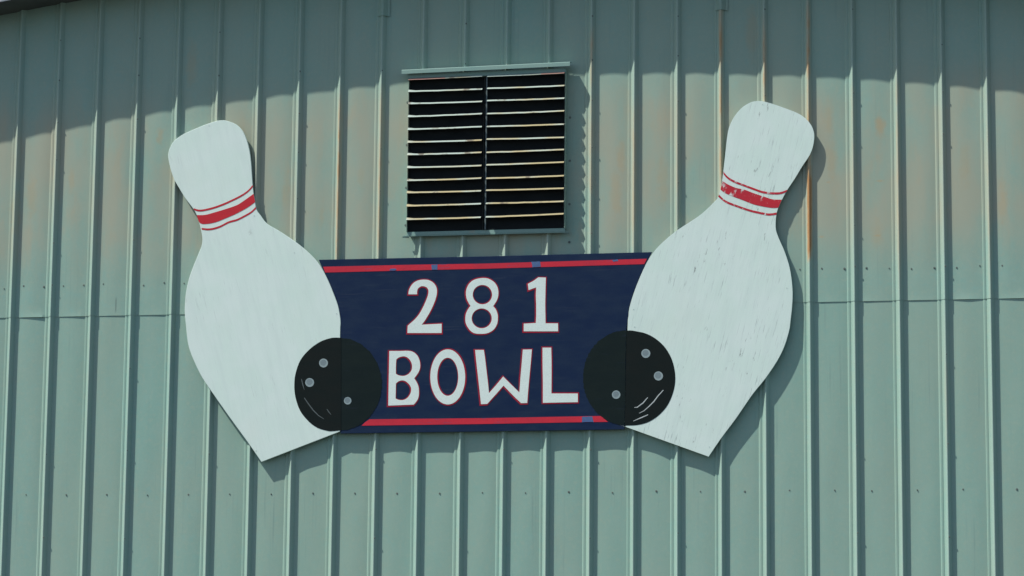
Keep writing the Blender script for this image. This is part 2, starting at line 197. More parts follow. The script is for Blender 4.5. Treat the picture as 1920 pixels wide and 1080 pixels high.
def painted(name, outlines, y, mat, parent=None, thick=0.0004):
    """a coat of paint with a shape of its own: a thin filled outline, holes allowed"""
    cu = bpy.data.curves.new(name, 'CURVE')
    cu.dimensions = '2D'; cu.fill_mode = 'BOTH'; cu.extrude = thick
    for pts in outlines:
        sp = cu.splines.new('POLY')
        sp.points.add(len(pts) - 1)
        for q, (x, z) in zip(sp.points, pts):
            q.co = (x, z, 0, 1)
        sp.use_cyclic_u = True
    tmp = bpy.data.objects.new('tmp', cu)
    COL.objects.link(tmp)
    bpy.context.view_layer.update()
    me = bpy.data.meshes.new_from_object(tmp.evaluated_get(bpy.context.evaluated_depsgraph_get()))
    bpy.data.objects.remove(tmp, do_unlink=True)
    bpy.data.curves.remove(cu)
    for vv in me.vertices:
        x, z, h = vv.co
        vv.co = (x, y - h, z)
    me.name = name
    me.materials.clear(); me.materials.append(mat)
    for p in me.polygons:
        p.use_smooth = False
    return link(bpy.data.objects.new(name, me), parent)

def ragged(pts, d, step=.014):
    out = []
    for i, p in enumerate(pts):
        q = pts[(i + 1) % len(pts)]
        n = max(1, int(math.dist(p, q) / step))
        for j in range(n):
            t = j / n
            out.append((p[0] + (q[0] - p[0]) * t + RNG.uniform(-d, d) * .6, p[1] + (q[1] - p[1]) * t + RNG.uniform(-d, d) * .6))
    return out

def stroke(pts, w0, w1):
    """a tapering brush stroke as an outline"""
    L, R = [], []
    n = len(pts)
    for i, p in enumerate(pts):
        a = Vector(pts[max(0, i - 1)]); b = Vector(pts[min(n - 1, i + 1)])
        t = (b - a).normalized(); nn = Vector((-t.y, t.x))
        u = i / (n - 1)
        w = (w0 * (1 - u) + w1 * u) * (0.35 + 0.65 * sin(math.pi * min(1, 0.12 + u * 0.8)))
        L.append((p[0] + nn.x * w / 2, p[1] + nn.y * w / 2)); R.append((p[0] - nn.x * w / 2, p[1] - nn.y * w / 2))
    return L + R[::-1]

# ------------------------------------------------------------------ materials
class NT:
    def __init__(s, name, rough=0.5, spec=0.5, metal=0.0):
        s.m = bpy.data.materials.new(name); s.m.use_nodes = True
        s.t = s.m.node_tree
        s.b = s.t.nodes['Principled BSDF']
        s.b.inputs['Roughness'].default_value = rough
        s.b.inputs['Specular IOR Level'].default_value = spec
        s.b.inputs['Metallic'].default_value = metal
        s.pos = s.n('ShaderNodeNewGeometry').outputs['Position']
    def n(s, k, **kw):
        x = s.t.nodes.new(k)
        for a, b in kw.items():
            setattr(x, a, b)
        return x
    def put(s, sock, v):
        if isinstance(v, bpy.types.NodeSocket):
            s.t.links.new(v, sock)
        else:
            if isinstance(v, tuple) and len(v) == 3 and sock.type == 'RGBA':
                v = v + (1,)
            sock.default_value = v
    def math(s, op, a, b=0.0, c=0.0, clamp=False):
        x = s.n('ShaderNodeMath', operation=op, use_clamp=clamp)
        s.put(x.inputs[0], a); s.put(x.inputs[1], b); s.put(x.inputs[2], c)
        return x.outputs[0]
    def mapv(s, scale=(1, 1, 1), rot=(0, 0, 0), loc=(0, 0, 0), src=None):
        x = s.n('ShaderNodeMapping')
        x.inputs['Scale'].default_value = scale; x.inputs['Rotation'].default_value = rot
        x.inputs['Location'].default_value = loc
        s.put(x.inputs['Vector'], src if src is not None else s.pos)
        return x.outputs[0]
    def noise(s, vec, scale=1.0, detail=3.0, rough=0.55):
        x = s.n('ShaderNodeTexNoise')
        s.put(x.inputs['Vector'], vec)
        x.inputs['Scale'].default_value = scale; x.inputs['Detail'].default_value = detail
        x.inputs['Roughness'].default_value = rough
        return x.outputs[0]
    def ramp(s, v, a, b, lo=0.0, hi=1.0):
        x = s.n('ShaderNodeMapRange', interpolation_type='SMOOTHSTEP')
        s.put(x.inputs['Value'], v)
        x.inputs['From Min'].default_value = a; x.inputs['From Max'].default_value = b
        x.inputs['To Min'].default_value = lo; x.inputs['To Max'].default_value = hi
        return x.outputs[0]
    def mix(s, f, a, b):
        x = s.n('ShaderNodeMix', data_type='RGBA')
        s.put(x.inputs[0], f); s.put(x.inputs[6], a); s.put(x.inputs[7], b)
        return x.outputs[2]
    def bump(s, h, strength=0.2, dist=0.002):
        x = s.n('ShaderNodeBump')
        x.inputs['Strength'].default_value = strength; x.inputs['Distance'].default_value = dist
        s.put(x.inputs['Height'], h)
        s.t.links.new(x.outputs[0], s.b.inputs['Normal'])
    def col(s, c):
        s.put(s.b.inputs['Base Color'], c)
        return s.m
    def xyz(s):
        x = s.n('ShaderNodeSeparateXYZ'); s.put(x.inputs[0], s.pos)
        return x.outputs

WALL = (0.275, 0.400, 0.345)
RUST = (0.42, 0.215, 0.085)
TAN = (0.37, 0.395, 0.305)

def wall_material():
    k = NT('ribbed_metal_paint', 0.5, 0.22)
    x, y, z = k.xyz()
    base = k.mix(k.ramp(k.noise(k.mapv((1.1, 1, 0.55)), 1.6, 4), 0.3, 0.7), (0.236, 0.425, 0.362), (0.285, 0.418, 0.345))
    # fine speckle and chalky mottling
    base = k.mix(k.ramp(k.noise(k.mapv((1, 1, 1)), 170, 2), 0.3, 0.7, 0.0, 0.34), base, (0.225, 0.355, 0.325))
    base = k.mix(k.ramp(k.noise(k.mapv((1, 1, 1), loc=(5, 0, 2)), 34, 3), 0.45, 0.75, 0.0, 0.42), base, (0.335, 0.435, 0.350))
    base = k.mix(k.ramp(k.noise(k.mapv((1, 1, 1), loc=(1, 0, 8)), 21, 3), 0.50, 0.75, 0.0, 0.40), base, (0.215, 0.43, 0.395))
    base = k.mix(k.ramp(k.noise(k.mapv((1, 1, 1)), 9, 5), 0.35, 0.7, 0.0, 0.30), base, (0.285, 0.435, 0.380))
    base = k.mix(k.ramp(k.noise(k.mapv((26, 1, 1.2)), 1, 4), 0.55, 0.75, 0.0, 0.18), base, (0.225, 0.36, 0.325))
    # every sheet has faded a little differently
    oi = k.n('ShaderNodeObjectInfo')
    base = k.mix(k.ramp(oi.outputs['Random'], 0.0, 1.0, 0.0, 0.22), base, (0.310, 0.430, 0.345))
    # faint runs below the laps and fixings
    run = k.noise(k.mapv((42, 1, 0.9), loc=(2, 0, 6)), 1.0, 5, 0.6)
    runm = k.math('MULTIPLY', k.ramp(run, 0.56, 0.70, 0.0, 0.55), k.ramp(k.noise(k.mapv((3, 1, 1.2)), 1.0, 3), 0.45, 0.65))
    base = k.mix(runm, base, (0.19, 0.30, 0.275))
    # tan staining on the older sheets above the lap
    up = k.math('MULTIPLY', k.ramp(z, 4.45, 4.95), k.ramp(z, 5.65, 6.10, 1.0, 0.15))
    st = k.ramp(k.noise(k.mapv((2.3, 1, 1.0), loc=(3.1, 0, 1.7)), 1.0, 4, 0.6), 0.30, 0.64, 0.08, 0.92)
    base = k.mix(k.math('MULTIPLY', up, st), base, TAN)
    st2 = k.ramp(k.noise(k.mapv((6, 1, 2.0), loc=(9, 0, 4)), 1.0, 5, 0.65), 0.50, 0.73, 0.0, 0.42)
    base = k.mix(k.math('MULTIPLY', up, st2), base, (0.43, 0.375, 0.255))
    # rust patches
    jit = k.noise(k.mapv((1, 1, 1)), 18, 4)
    for sx, sz, rx, rz, s in ((4.77, 5.2, .05, .22, .4), (5.93, 5.62, .04, .16, .35), (6.85, 5.25, .05, .2, .3), (7.1, 5.0, .04, .2, .35), (2.6, 5.3, .035, .12, .25), (6.286, 5.545, 0.045, 0.085, .75), (1.084, 5.64, 0.035, 0.08, .55), (4.476, 5.40, 0.04, 0.16, .45),
                              (-0.002, 5.10, 0.06, 0.20, .4), (5.947, 5.32, 0.05, 0.15, .4), (6.252, 4.79, 0.05, 0.12, .35),
                              (0.117, 5.22, 0.05, 0.2, .4), (5.397, 6.25, 0.05, 0.22, .35), (1.312, 6.17, 0.05, 0.2, .35),
                              (4.44, 5.12, 0.05, 0.2, .4), (6.27, 5.165, 0.035, 0.012, .6), (5.92, 5.165, 0.02, 0.01, .6), (6.25, 4.785, 0.032, 0.012, .6), (5.87, 4.785, 0.026, 0.010, .6), (0.42, 5.34, .03, .12, .4), (2.05, 5.2, .04, .16, .4), (2.31, 5.02, .03, .1, .35)):
        dx = k.math('DIVIDE', k.math('SUBTRACT', x, sx), rx)
        dz = k.math('DIVIDE', k.math('SUBTRACT', z, sz), rz)
        d = k.math('SQRT', k.math('ADD', k.math('MULTIPLY', dx, dx), k.math('MULTIPLY', dz, dz)))
        d = k.math('ADD', d, k.math('MULTIPLY', k.math('SUBTRACT', jit, 0.5), 1.6))
        base = k.mix(k.ramp(d, 1.15, 0.2, 0.0, s * 0.72), base, (0.45, 0.335, 0.18))
    # slightly paler paint on rib crests, with their sun glint painted in
    ch = k.n('ShaderNodeAttribute', attribute_name='crest_glint')
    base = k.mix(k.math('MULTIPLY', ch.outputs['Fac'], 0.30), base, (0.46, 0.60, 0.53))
    # rusty ribs, amount carried by the sheet
    at = k.n('ShaderNodeAttribute', attribute_name='rust')
    rn = k.ramp(k.noise(k.mapv((30, 30, 7)), 1.0, 5, 0.6), 0.25, 0.7, 0.6, 1.4)
    rf = k.math('MULTIPLY', at.outputs['Fac'], rn, clamp=True)
    rc = k.mix(k.ramp(rf, 0.25, 0.85), (0.50, 0.42, 0.27), RUST)
    base = k.mix(k.ramp(rf, 0.02, 0.55, 0.0, 0.95), base, rc)
    # thin vertical scratch
    dx = k.math('ABSOLUTE', k.math('SUBTRACT', x, 0.79)); dz = k.math('ABSOLUTE', k.math('SUBTRACT', z, 4.41))
    sc = k.math('MULTIPLY', k.ramp(dx, 0.007, 0.002), k.ramp(dz, 0.07, 0.03, 0.0, 0.6))
    base = k.mix(sc, base, (0.12, 0.16, 0.15))
    k.bump(k.noise(k.mapv((1, 1, 1)), 60, 3), 0.12, 0.001)
    k.put(k.b.inputs['Roughness'], k.ramp(k.noise(k.mapv((1, 1, 1)), 5, 4), 0.3, 0.7, 0.40, 0.58))
    return k.col(base)

def pin_material(name, tilt, wear):
    k = NT(name, 0.5, 0.4)
    # rotate first, stretch afterwards: grain runs along the pin
    r = k.n('ShaderNodeVectorRotate', rotation_type='Y_AXIS')
    k.put(r.inputs['Vector'], k.pos); r.inputs['Angle'].default_value = radians(tilt)
    big = k.noise(k.mapv((2.2, 1, 1.6), src=r.outputs[0]), 1.5, 4, 0.6)
    hair = k.noise(k.mapv((105, 1, 5.5), src=r.outputs[0]), 1.0, 4, 0.6)
    chip = k.noise(k.mapv((46, 1, 9), loc=(3, 0, 1), src=r.outputs[0]), 1.0, 5, 0.7)
    spot = k.noise(k.mapv((5, 1, 3.2), loc=(7, 0, 3), src=r.outputs[0]), 1.0, 2)
    m1 = k.math('MULTIPLY', k.ramp(hair, 0.60 - 0.02 * wear, 0.70, 0.0, 1.0), k.ramp(big, 0.46 - 0.12 * wear, 0.66, 0.0, 1.0))
    m2 = k.math('MULTIPLY', k.ramp(chip, 0.60, 0.66, 0.0, 1.0), k.ramp(spot, 0.66 - 0.13 * wear, 0.74 - 0.11 * wear, 0.0, 1.0))
    base = k.mix(k.ramp(k.noise(k.mapv((1, 1, 1)), 4.5, 5), 0.3, 0.7), (0.655, 0.825, 0.755), (0.70, 0.84, 0.795))
    base = k.mix(k.ramp(k.noise(k.mapv((1, 1, 1)), 160, 2), 0.35, 0.7, 0.0, 0.16), base, (0.58, 0.73, 0.70))
    base = k.mix(k.ramp(k.noise(k.mapv((1, 1, 0.8), loc=(2, 0, 5)), 1.7, 5, 0.6), 0.48, 0.75, 0.0, 0.28), base, (0.63, 0.74, 0.65))
    brush = k.noise(k.mapv((20, 1, 2.2), loc=(1, 0, 9), src=r.outputs[0]), 1.0, 4, 0.6)
    base = k.mix(k.ramp(brush, 0.42, 0.70, 0.0, 0.34), base, (0.585, 0.725, 0.690))
    fine = k.noise(k.mapv((150, 1, 5), src=r.outputs[0]), 1.0, 3)
    base = k.mix(k.ramp(fine, 0.5, 0.75, 0.0, 0.10 + 0.14 * wear), base, (0.52, 0.64, 0.60))
    base = k.mix(k.math('MULTIPLY', m1, 0.45 + 0.42 * wear), base, (0.31, 0.39, 0.38))
    base = k.mix(k.math('MULTIPLY', m2, 0.35 + 0.45 * wear), base, (0.17, 0.20, 0.19))
    k.bump(k.math('SUBTRACT', fine, k.math('MULTIPLY', k.math('ADD', m1, m2), 0.7)), 0.2, 0.001)
    return k.col(base)

def coat(name, c, c2, rough=0.5, wear=0.0, wear_col=(0.66, 0.78, 0.77), stretch=(3, 1, 40), amt=0.5, tilt=0.0, spec=0.12):
    k = NT(name, rough, spec)
    r = k.n('ShaderNodeVectorRotate', rotation_type='Y_AXIS')
    k.put(r.inputs['Vector'], k.pos); r.inputs['Angle'].default_value = radians(tilt)
    base = k.mix(k.ramp(k.noise(k.mapv((2, 1, 5), src=r.outputs[0]), 3, 5), 0.3, 0.72), c, c2)
    base = k.mix(k.ramp(k.noise(k.mapv((1, 1, 1)), 150, 2), 0.35, 0.7, 0.0, 0.22), base, tuple(q * 0.6 for q in c))
    if wear > 0:
        f = k.noise(k.mapv(stretch, src=r.outputs[0]), 1.0, 5, 0.65)
        base = k.mix(k.ramp(f, 0.70 - wear * 0.19, 0.78 - wear * 0.13, 0.0, amt), base, wear_col)
    k.bump(k.noise(k.mapv(stretch, src=r.outputs[0]), 1.5, 4), 0.12, 0.0008)
    return k.col(base)

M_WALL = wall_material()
M_TRIM = coat('trim_paint', (0.225, 0.375, 0.345), (0.255, 0.39, 0.35), 0.45, 0.35, (0.38, 0.33, 0.24), (6, 6, 6), 0.5)
M_FASCIA = coat('white_roof_trim', (0.78, 0.80, 0.79), (0.72, 0.75, 0.74), 0.4)
M_SOFFIT = coat('galvanised_roof_sheet', (0.12, 0.13, 0.12), (0.09, 0.10, 0.095), 0.5)
M_SCREW = coat('weathered_screw', (0.14, 0.18, 0.17), (0.20, 0.21, 0.185), 0.5)
M_HEAD = coat('painted_over_screw', (0.48, 0.59, 0.56), (0.40, 0.49, 0.47), 0.5)
M_DARK = coat('black_interior_shade', (0.012, 0.016, 0.018), (0.018, 0.022, 0.024), 0.9)  # black colour stands in for the darkness behind the blades
M_MULL = coat('dull_grey_metal', (0.10, 0.14, 0.15), (0.13, 0.165, 0.17), 0.6)
M_BLADE = coat('shade_dark_louvre_metal', (0.035, 0.045, 0.047), (0.05, 0.055, 0.05), 0.7)  # blade metal darkened to paint in the shade between the slats
M_PINL = pin_material('white_plywood_paint', 15, 0.25)
M_PINR = pin_material('cracked_white_plywood_paint', -14, 1.0)
M_NAVY = coat('navy_sign_paint', (0.0065, 0.0205, 0.062), (0.0125, 0.029, 0.067), 0.5, 0.62, (0.036, 0.052, 0.085), (2.6, 1, 46), 0.42)
M_RED = coat('red_sign_paint', (0.62, 0.034, 0.058), (0.52, 0.034, 0.060), 0.5, 0.60, (0.13, 0.085, 0.17), (7, 1, 60), 0.75)
M_LETTER = coat('white_letter_paint', (0.70, 0.84, 0.80), (0.73, 0.85, 0.815), 0.5, 0.16, (0.40, 0.48, 0.47), (4, 1, 60), 0.5)
M_OUTLINE = coat('red_outline_paint', (0.36, 0.02, 0.04), (0.24, 0.02, 0.045), 0.5, 0.55, (0.03, 0.025, 0.06), (40, 1, 40), 0.75)
M_PATCH = coat('faded_blue_patch', (0.075, 0.135, 0.30), (0.10, 0.17, 0.31), 0.5, 0.4, (0.2, 0.3, 0.4), (40, 1, 40), 0.4)
M_BALL = coat('black_ball_paint', (0.0085, 0.0145, 0.0145), (0.011, 0.0155, 0.0150), 0.5, 0.12, (0.025, 0.03, 0.03), (6, 1, 40), 0.4, 0.0, 0.08)
M_BALLB = coat('faded_black_ball_paint', (0.0085, 0.0170, 0.0180), (0.0110, 0.0200, 0.0195), 0.5, 0.55, (0.018, 0.028, 0.044), (5, 1, 40), 0.5, 0.0, 0.08)
M_HOLE = coat('grey_finger_hole_paint', (0.26, 0.35, 0.37), (0.34, 0.43, 0.44), 0.5)
M_HOLE_D = coat('dark_finger_hole_shade', (0.185, 0.245, 0.27), (0.22, 0.29, 0.31), 0.5)
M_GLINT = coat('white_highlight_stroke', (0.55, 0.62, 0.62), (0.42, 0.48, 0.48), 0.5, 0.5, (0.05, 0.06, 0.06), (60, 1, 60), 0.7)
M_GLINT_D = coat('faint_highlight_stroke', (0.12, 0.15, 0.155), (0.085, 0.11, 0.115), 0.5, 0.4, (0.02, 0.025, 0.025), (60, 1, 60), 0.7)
M_BANDL = coat('red_neck_paint', (0.57, 0.033, 0.045), (0.50, 0.033, 0.05), 0.5, 0.12, (0.62, 0.60, 0.58), (20, 1, 40), 0.5)
M_BANDR = coat('worn_red_neck_paint', (0.55, 0.033, 0.05), (0.47, 0.035, 0.055), 0.5, 0.85, (0.64, 0.74, 0.71), (30, 1, 13), 0.95, -14)

def lip_material():
    k = NT('weathered_louvre_edge', 0.5, 0.5)
    f = k.noise(k.mapv((3.0, 1, 10)), 1.0, 4, 0.6)
    x, y, z = k.xyz()
    g = k.math('ADD', f, k.math('ADD', k.ramp(z, 5.95, 4.95, -0.06, 0.13), k.ramp(x, 3.2, 4.0, -0.03, 0.08)))
    base = k.mix(k.ramp(g, 0.42, 0.66), (0.36, 0.45, 0.41), (0.38, 0.335, 0.19))
    base = k.mix(k.ramp(k.noise(k.mapv((9, 1, 12), loc=(4, 0, 2)), 1.0, 5, 0.6), 0.57, 0.66, 0.0, 0.85), base, (0.13, 0.11, 0.085))
    k.put(k.b.inputs['Roughness'], 0.5)
    return k.col(base)
M_LIP = lip_material()
M_LIP_PINK = coat('pinkish_primer_edge', (0.50, 0.27, 0.24), (0.46, 0.32, 0.24), 0.5, 0.3, (0.4, 0.45, 0.4), (5, 1, 5), 0.5)

def ground_material():
    k = NT('asphalt', 0.9, 0.3)
    f = k.noise(k.mapv((1, 1, 1)), 40, 5)
    g = k.noise(k.mapv((1, 1, 1)), 0.4, 4)
    c = k.mix(k.ramp(f, 0.3, 0.7), (0.045, 0.046, 0.046), (0.062, 0.062, 0.060))
    c = k.mix(k.ramp(g, 0.35, 0.7, 0, 0.5), c, (0.075, 0.073, 0.068))
    k.bump(f, 0.5, 0.004)
    return k.col(c)

# ------------------------------------------------------------------ ground
g = mesh_obj('ground', [(-900, -900, 0), (900, -900, 0), (900, 900, 0), (-900, 900, 0)], [(0, 1, 2, 3)], ground_material())
g['kind'] = 'structure'

# ------------------------------------------------------------------ the building
P = 0.3048                       # rib spacing
XC = 3.79                        # crown of the arched roof
OVER = 0.305                     # roof overhang in front of the wall
SEAM = 4.332
XL, XR = XC - 8.9, XC + 8.9

def soffit(x):
    t = x + 1.65 * OVER - XC
    return 5.9734 + 0.00537 * t - 0.0211 * t * t - 4.03e-5 * t ** 4 + 2.95 * OVER

hall = thing('metal_building', 'grey-green ribbed metal building with a low arched roof, carrying the bowling sign', 'building', (XC, 0, 0))

RIB = [(-.050, 0), (-.0455, .0065), (-.0350, .0072), (-.0285, .0058), (-.0245, .0085), (-.0060, .0300), (-.0025, .0320), (.0010, .0320), (.0045, .0295), (.0250, .0020), (.0330, .0006), (.0460, 0)]
# rust on single ribs: (z of the middle, half length, strength)
RIBRUST = {19: [(4.95, 0.36, 1.0), (5.45, 0.55, .40), (6.15, .35, .45)], 8: [(5.25, .75, .42)], 9: [(5.2, .6, .34), (5.7, .3, .25)],
           14: [(5.3, .7, .26), (6.1, .25, .3)], 15: [(5.2, .6, .30)], 16: [(5.3, .6, .22)], 17: [(5.55, .6, .36), (6.2, .3, .42)],
           18: [(5.9, .5, .36)], 20: [(5.5, .5, .18)], 21: [(5.2, .9, .26)], 22: [(3.6, .4, .15)], 23: [(5.0, .8, .20)], 6: [(5.2, .5, .14)],
           5: [(5.5, .4, .15)], 25: [(5.2, .7, .3)], -1: [(5.0, .6, .3)]}
# how far the bottom edge of the upper sheets stands off, per flat: left, middle, right (mm)
FLARE = {0: (.6, 3.2, 6.8), 1: (.4, 1.4, 3.6), 2: (.3, .6, 1.2), 3: (.3, .8, 2.2), 4: (.5, .8, 1.0), 19: (1.4, .8, .3), 20: (2.2, .8, .2),
         21: (1.6, 1.2, .6), 22: (.8, 3.8, .4), 23: (.8, 2.6, 4.2), -1: (.5, 1.5, 1.2)}
PH = {}
def warp(i, u, z):
    """oil-canning of flat i: u runs 0..1 across it"""
    if i not in PH:
        r = random.Random(1000 + i)
        PH[i] = [r.uniform(0, 6.28) for _ in range(6)] + [r.uniform(0.7, 1.35), r.uniform(-.5, .5)]
    p = PH[i]
    e = sin(math.pi * u)
    s = e * (0.0030 * p[6] + 0.0011 * sin(2.1 * z + p[0]) + 0.0007 * sin(5.3 * z + p[1]))
    s += sin(2 * math.pi * u) * (0.0008 * p[7] + 0.0006 * sin(3.1 * z + p[2]))
    # dimple at the rows of screws
    for zr, uu in ((4.556, .12), (4.556, .88), (3.040, .5)):
        s -= 0.0016 * math.exp(-((z - zr) / .05) ** 2 - ((u - uu) / .16) ** 2)
    return s

def sheet(k0, k1, upper, parent):
    xs = []                                    # (x, height, rib index or None, flat index, u)
    for i in range(k0, k1):
        for dx, h in RIB:
            xs.append((i * P + dx, h, i, None, 0))
        n = 9
        for j in range(1, n):
            u = j / n
            xs.append((i * P + .046 + u * (P - .094), 0, None, i, u))
    xs[0] = (xs[0][0] - .004, -.0004, k0, None, 0)
    xs.append((k1 * P - .048, -.0012, None, None, 0))
    xs.append((k1 * P - .040, -.0016, None, None, 0))
    proud = 0.0032 if upper else 0.0
    vis = -2 <= k0 <= 26
    verts, rust, crest_glint = [], [], []
    if upper:
        zs0 = [0, .008, .02, .035, .06, .09]
        nz = 36 if vis else 6
    else:
        zs0 = []
        nz = 60 if vis else 6
    rows = 0
    cols = []
    for (x, h, ri, fi, u) in xs:
        if upper:
            top = soffit(x) + 0.02
            zz = [SEAM + d for d in zs0] + [SEAM + .13 + (top - SEAM - .13) * q / nz for q in range(nz + 1)]
        else:
            top = SEAM + 0.06
            zz = [0.02 + (top - 0.02) * q / nz for q in range(nz + 1)]
        rows = len(zz)
        for z in zz:
            d = h + proud
            if fi is not None and vis:
                d += warp(fi, u, z)
            if upper and fi is not None and fi in FLARE:
                a, b, c = FLARE[fi]
                q = (a + (b - a) * u * 2) if u < .5 else (b + (c - b) * (u - .5) * 2)
                d += 0.001 * q * max(0, 1 - (z - SEAM) / .055) ** 1.6
            r = 0.0
            if ri is not None and ri in RIBRUST and (upper or ri == 22):
                for zc, hl, s in RIBRUST[ri]:
                    r = max(r, s * max(0, 1 - ((z - zc) / hl) ** 4))
                r *= 1.0 if h > .025 else 0.0
            verts.append((x, -d, z)); rust.append(r); crest_glint.append(1.0 if h > .025 else 0.0)
    faces = []
    for c in range(len(xs) - 1):
        for r in range(rows - 1):
            a = c * rows + r
            faces.append((a, a + rows, a + rows + 1, a + 1))
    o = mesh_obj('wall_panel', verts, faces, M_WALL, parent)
    me = o.data
    at = me.attributes.new('rust', 'FLOAT', 'POINT')
    at.data.foreach_set('value', rust)
    at = me.attributes.new('crest_glint', 'FLOAT', 'POINT')
    at.data.foreach_set('value', crest_glint)
    me.polygons.foreach_set('use_smooth', [True] * len(me.polygons))
    me.set_sharp_from_angle(angle=radians(13))
    return o

LAPS = [1, 3, 5, 7, 9, 11, 12, 14, 16, 18, 20, 22]
laps = list(range(-17, 1, 2)) + LAPS + list(range(24, 42, 2))
laps = [l for l in laps if XL + .1 < l * P < XR - .1]
for a, b in zip(laps[:-1], laps[1:]):
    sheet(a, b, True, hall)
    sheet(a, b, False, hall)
x_first, x_last = laps[0] * P - .05, laps[-1] * P - .04

# corner trims close the wall off at either end
for x0, x1 in ((XL, x_first + .012), (x_last - .012, XR)):
    box('corner_trim', (x0, x1, -.040, .15, 0.0, soffit(x0 if x0 < XC else x1) - .004), M_TRIM, hall)

# rib caps lapping down from the roof line
for i, zb in ((9, 6.467), (17, 6.410)):
    prof = [(-.050, .0105), (-.036, .0120), (-.008, .0390), (-.003, .0405), (.005, .0405), (.009, .0385), (.034, .0120), (.048, .0105)]
    v, f = [], []
    for z in (zb, soffit(i * P) + .01):
        v += [(i * P + dx, -h, z) for dx, h in prof]
    v += [(i * P + dx, -h + .003, zb) for dx, h in prof]
    n = len(prof)
    f = [(j, j + 1, n + j + 1, n + j) for j in range(n - 1)] + [(j, 2 * n + j, 2 * n + j + 1, j + 1) for j in range(n - 1)]
    mesh_obj('rib_cap', v, f, M_WALL, hall)

# screws, too small to pick apart: hex heads on washers
sv, sf = [], []
def screw(x, y, z, r=0.0075, tilt=0.0):
    for rr, ya, yb in ((r * 1.15, y, y - .0018), (r * .62, y - .0015, y - .0042)):
        b = len(sv)
        for yy in (ya, yb):
            for q in range(6):
                sv.append((x + rr * cos(q * math.pi / 3 + tilt), yy, z + rr * sin(q * math.pi / 3 + tilt)))
        for q in range(6):
            sf.append((b + q, b + (q + 1) % 6, b + 6 + (q + 1) % 6, b + 6 + q))
        sf.append(tuple(b + 6 + q for q in range(6)))
for i in range(-3, 27):
    for dx in (.080, P - .070):
        if RNG.random() < .93:
            screw(i * P + dx, -.0034, 4.556 + RNG.uniform(-.010, .010), RNG.choice((.0045, .0055, .007)), RNG.random())
    fx = .100 if i >= 20 else .155
    if i == 23:
        fx = .15
    screw(i * P + fx, -.0022, 3.040 + RNG.uniform(-.005, .005), RNG.choice((.0045, .0055, .007)), RNG.random())
for i in laps:
    if -3 <= i <= 26:
        z = 2.737 - .61
        while z < soffit(i * P) - .2:
            up = z > SEAM
            if RNG.random() < .75:
                screw(i * P + .0045, -.0300 - (.0032 if up else 0), z + RNG.uniform(-.02, .02), RNG.choice((.0045, .005, .006)), RNG.random())
            z += .305 if z > 4.2 else .608
so = mesh_obj('wall_screws', sv, sf, M_SCREW, hall)
so['kind'] = 'stuff'

# arched roof: sheet with a white edge trim along the rake
def arch(name, y0, y1, lo, hi, mat, x0=XL - .35, x1=XR + .35, n=64):
    v, f = [], []
    for j in range(n + 1):
        x = x0 + (x1 - x0) * j / n
        s = soffit(x)
        v += [(x, y0, s + lo), (x, y1, s + lo), (x, y1, s + hi), (x, y0, s + hi)]
    for j in range(n):
        a = j * 4
        for q in range(4):
            f.append((a + q, a + (q + 1) % 4, a + 4 + (q + 1) % 4, a + 4 + q))
    f += [(0, 1, 2, 3), tuple(n * 4 + q for q in (3, 2, 1, 0))]
    o = mesh_obj(name, v, f, mat, hall)
    fix_normals(o)
    return o
arch('roof', -OVER + .004, 16.0, 0.0, 0.035, M_SOFFIT)
# rake flashing: leaned back into full sun, standing in for bright sky
tv, tf = [], []
for j in range(65):
    x = XL - .35 + (XR - XL + .70) * j / 64
    s0 = soffit(x)
    tv += [(x, -OVER - .002, s0 + .002), (x, -OVER - .006, s0 + .014), (x, -OVER + .070, s0 + .095), (x, -OVER + .075, s0 + .040), (x, -OVER, s0 + .038)]
for j in range(64):
    a = j * 5
    for q in range(5):
        tf.append((a + q, a + (q + 1) % 5, a + 5 + (q + 1) % 5, a + 5 + q))
fix_normals(mesh_obj('roof_trim', tv, tf, M_FASCIA, hall))
for x0, x1 in ((XL - .02, XL + .08), (XR - .08, XR + .02)):
    box('side_wall', (x0, x1, .17, 15.8, 0.0, soffit(x0 if x0 < XC else x1) - .004), M_WALL, hall)
v = [(XL, 15.9, 0), (XR, 15.9, 0)] + [(XR + (XL - XR) * j / 24, 15.9, soffit(XR + (XL - XR) * j / 24) - .002) for j in range(25)]
mesh_obj('rear_wall', v, [tuple(range(len(v)))], M_WALL, hall)

# ------------------------------------------------------------------ louvred vent
vent = thing('wall_vent', 'square louvred vent with dark gaps and rusty slats, high above the sign', 'vent', (3.52, 0, 4.87))
VX0, VX1, VZ0, VZ1 = 2.9535, 4.0845, 4.883, 6.018
box('shade_backing', (VX0 + .002, VX1 - .002, -.0405, -.0380, VZ0 + .002, VZ1 - .002), M_DARK, vent)  # added black sheet standing in for the unlit interior behind the vent
box('side_jamb', (VX0 - .003, VX0, -.0700, -.0050, VZ0, VZ1), M_WALL, vent)
box('side_jamb', (VX1, VX1 + .003, -.0700, -.0050, VZ0, VZ1), M_WALL, vent)
for x0, x1 in ((VX0 - .048, VX0 - .0032), (VX1 + .0032, VX1 + .045)):
    box('flange', (x0, x1, -.0075, -.0060, VZ0 - .025, VZ1 - .002), M_WALL, vent)
box('head_rail', (VX0 - .004, VX1 + .004, -.0765, -.0380, VZ1 - .030, VZ1 + .004), M_TRIM, vent, .002)
# bottom rail: upright face, with a ledge lip under it
box('sill', (VX0 - .004, VX1 + .004, -.0500, -.0380, VZ0 - .026, VZ0), M_TRIM, vent, .002)
box('sill_lip', (VX0 - .028, VX1 + .028, -.0540, -.0380, VZ0 - .0325, VZ0 - .0265), M_TRIM, vent, .001)
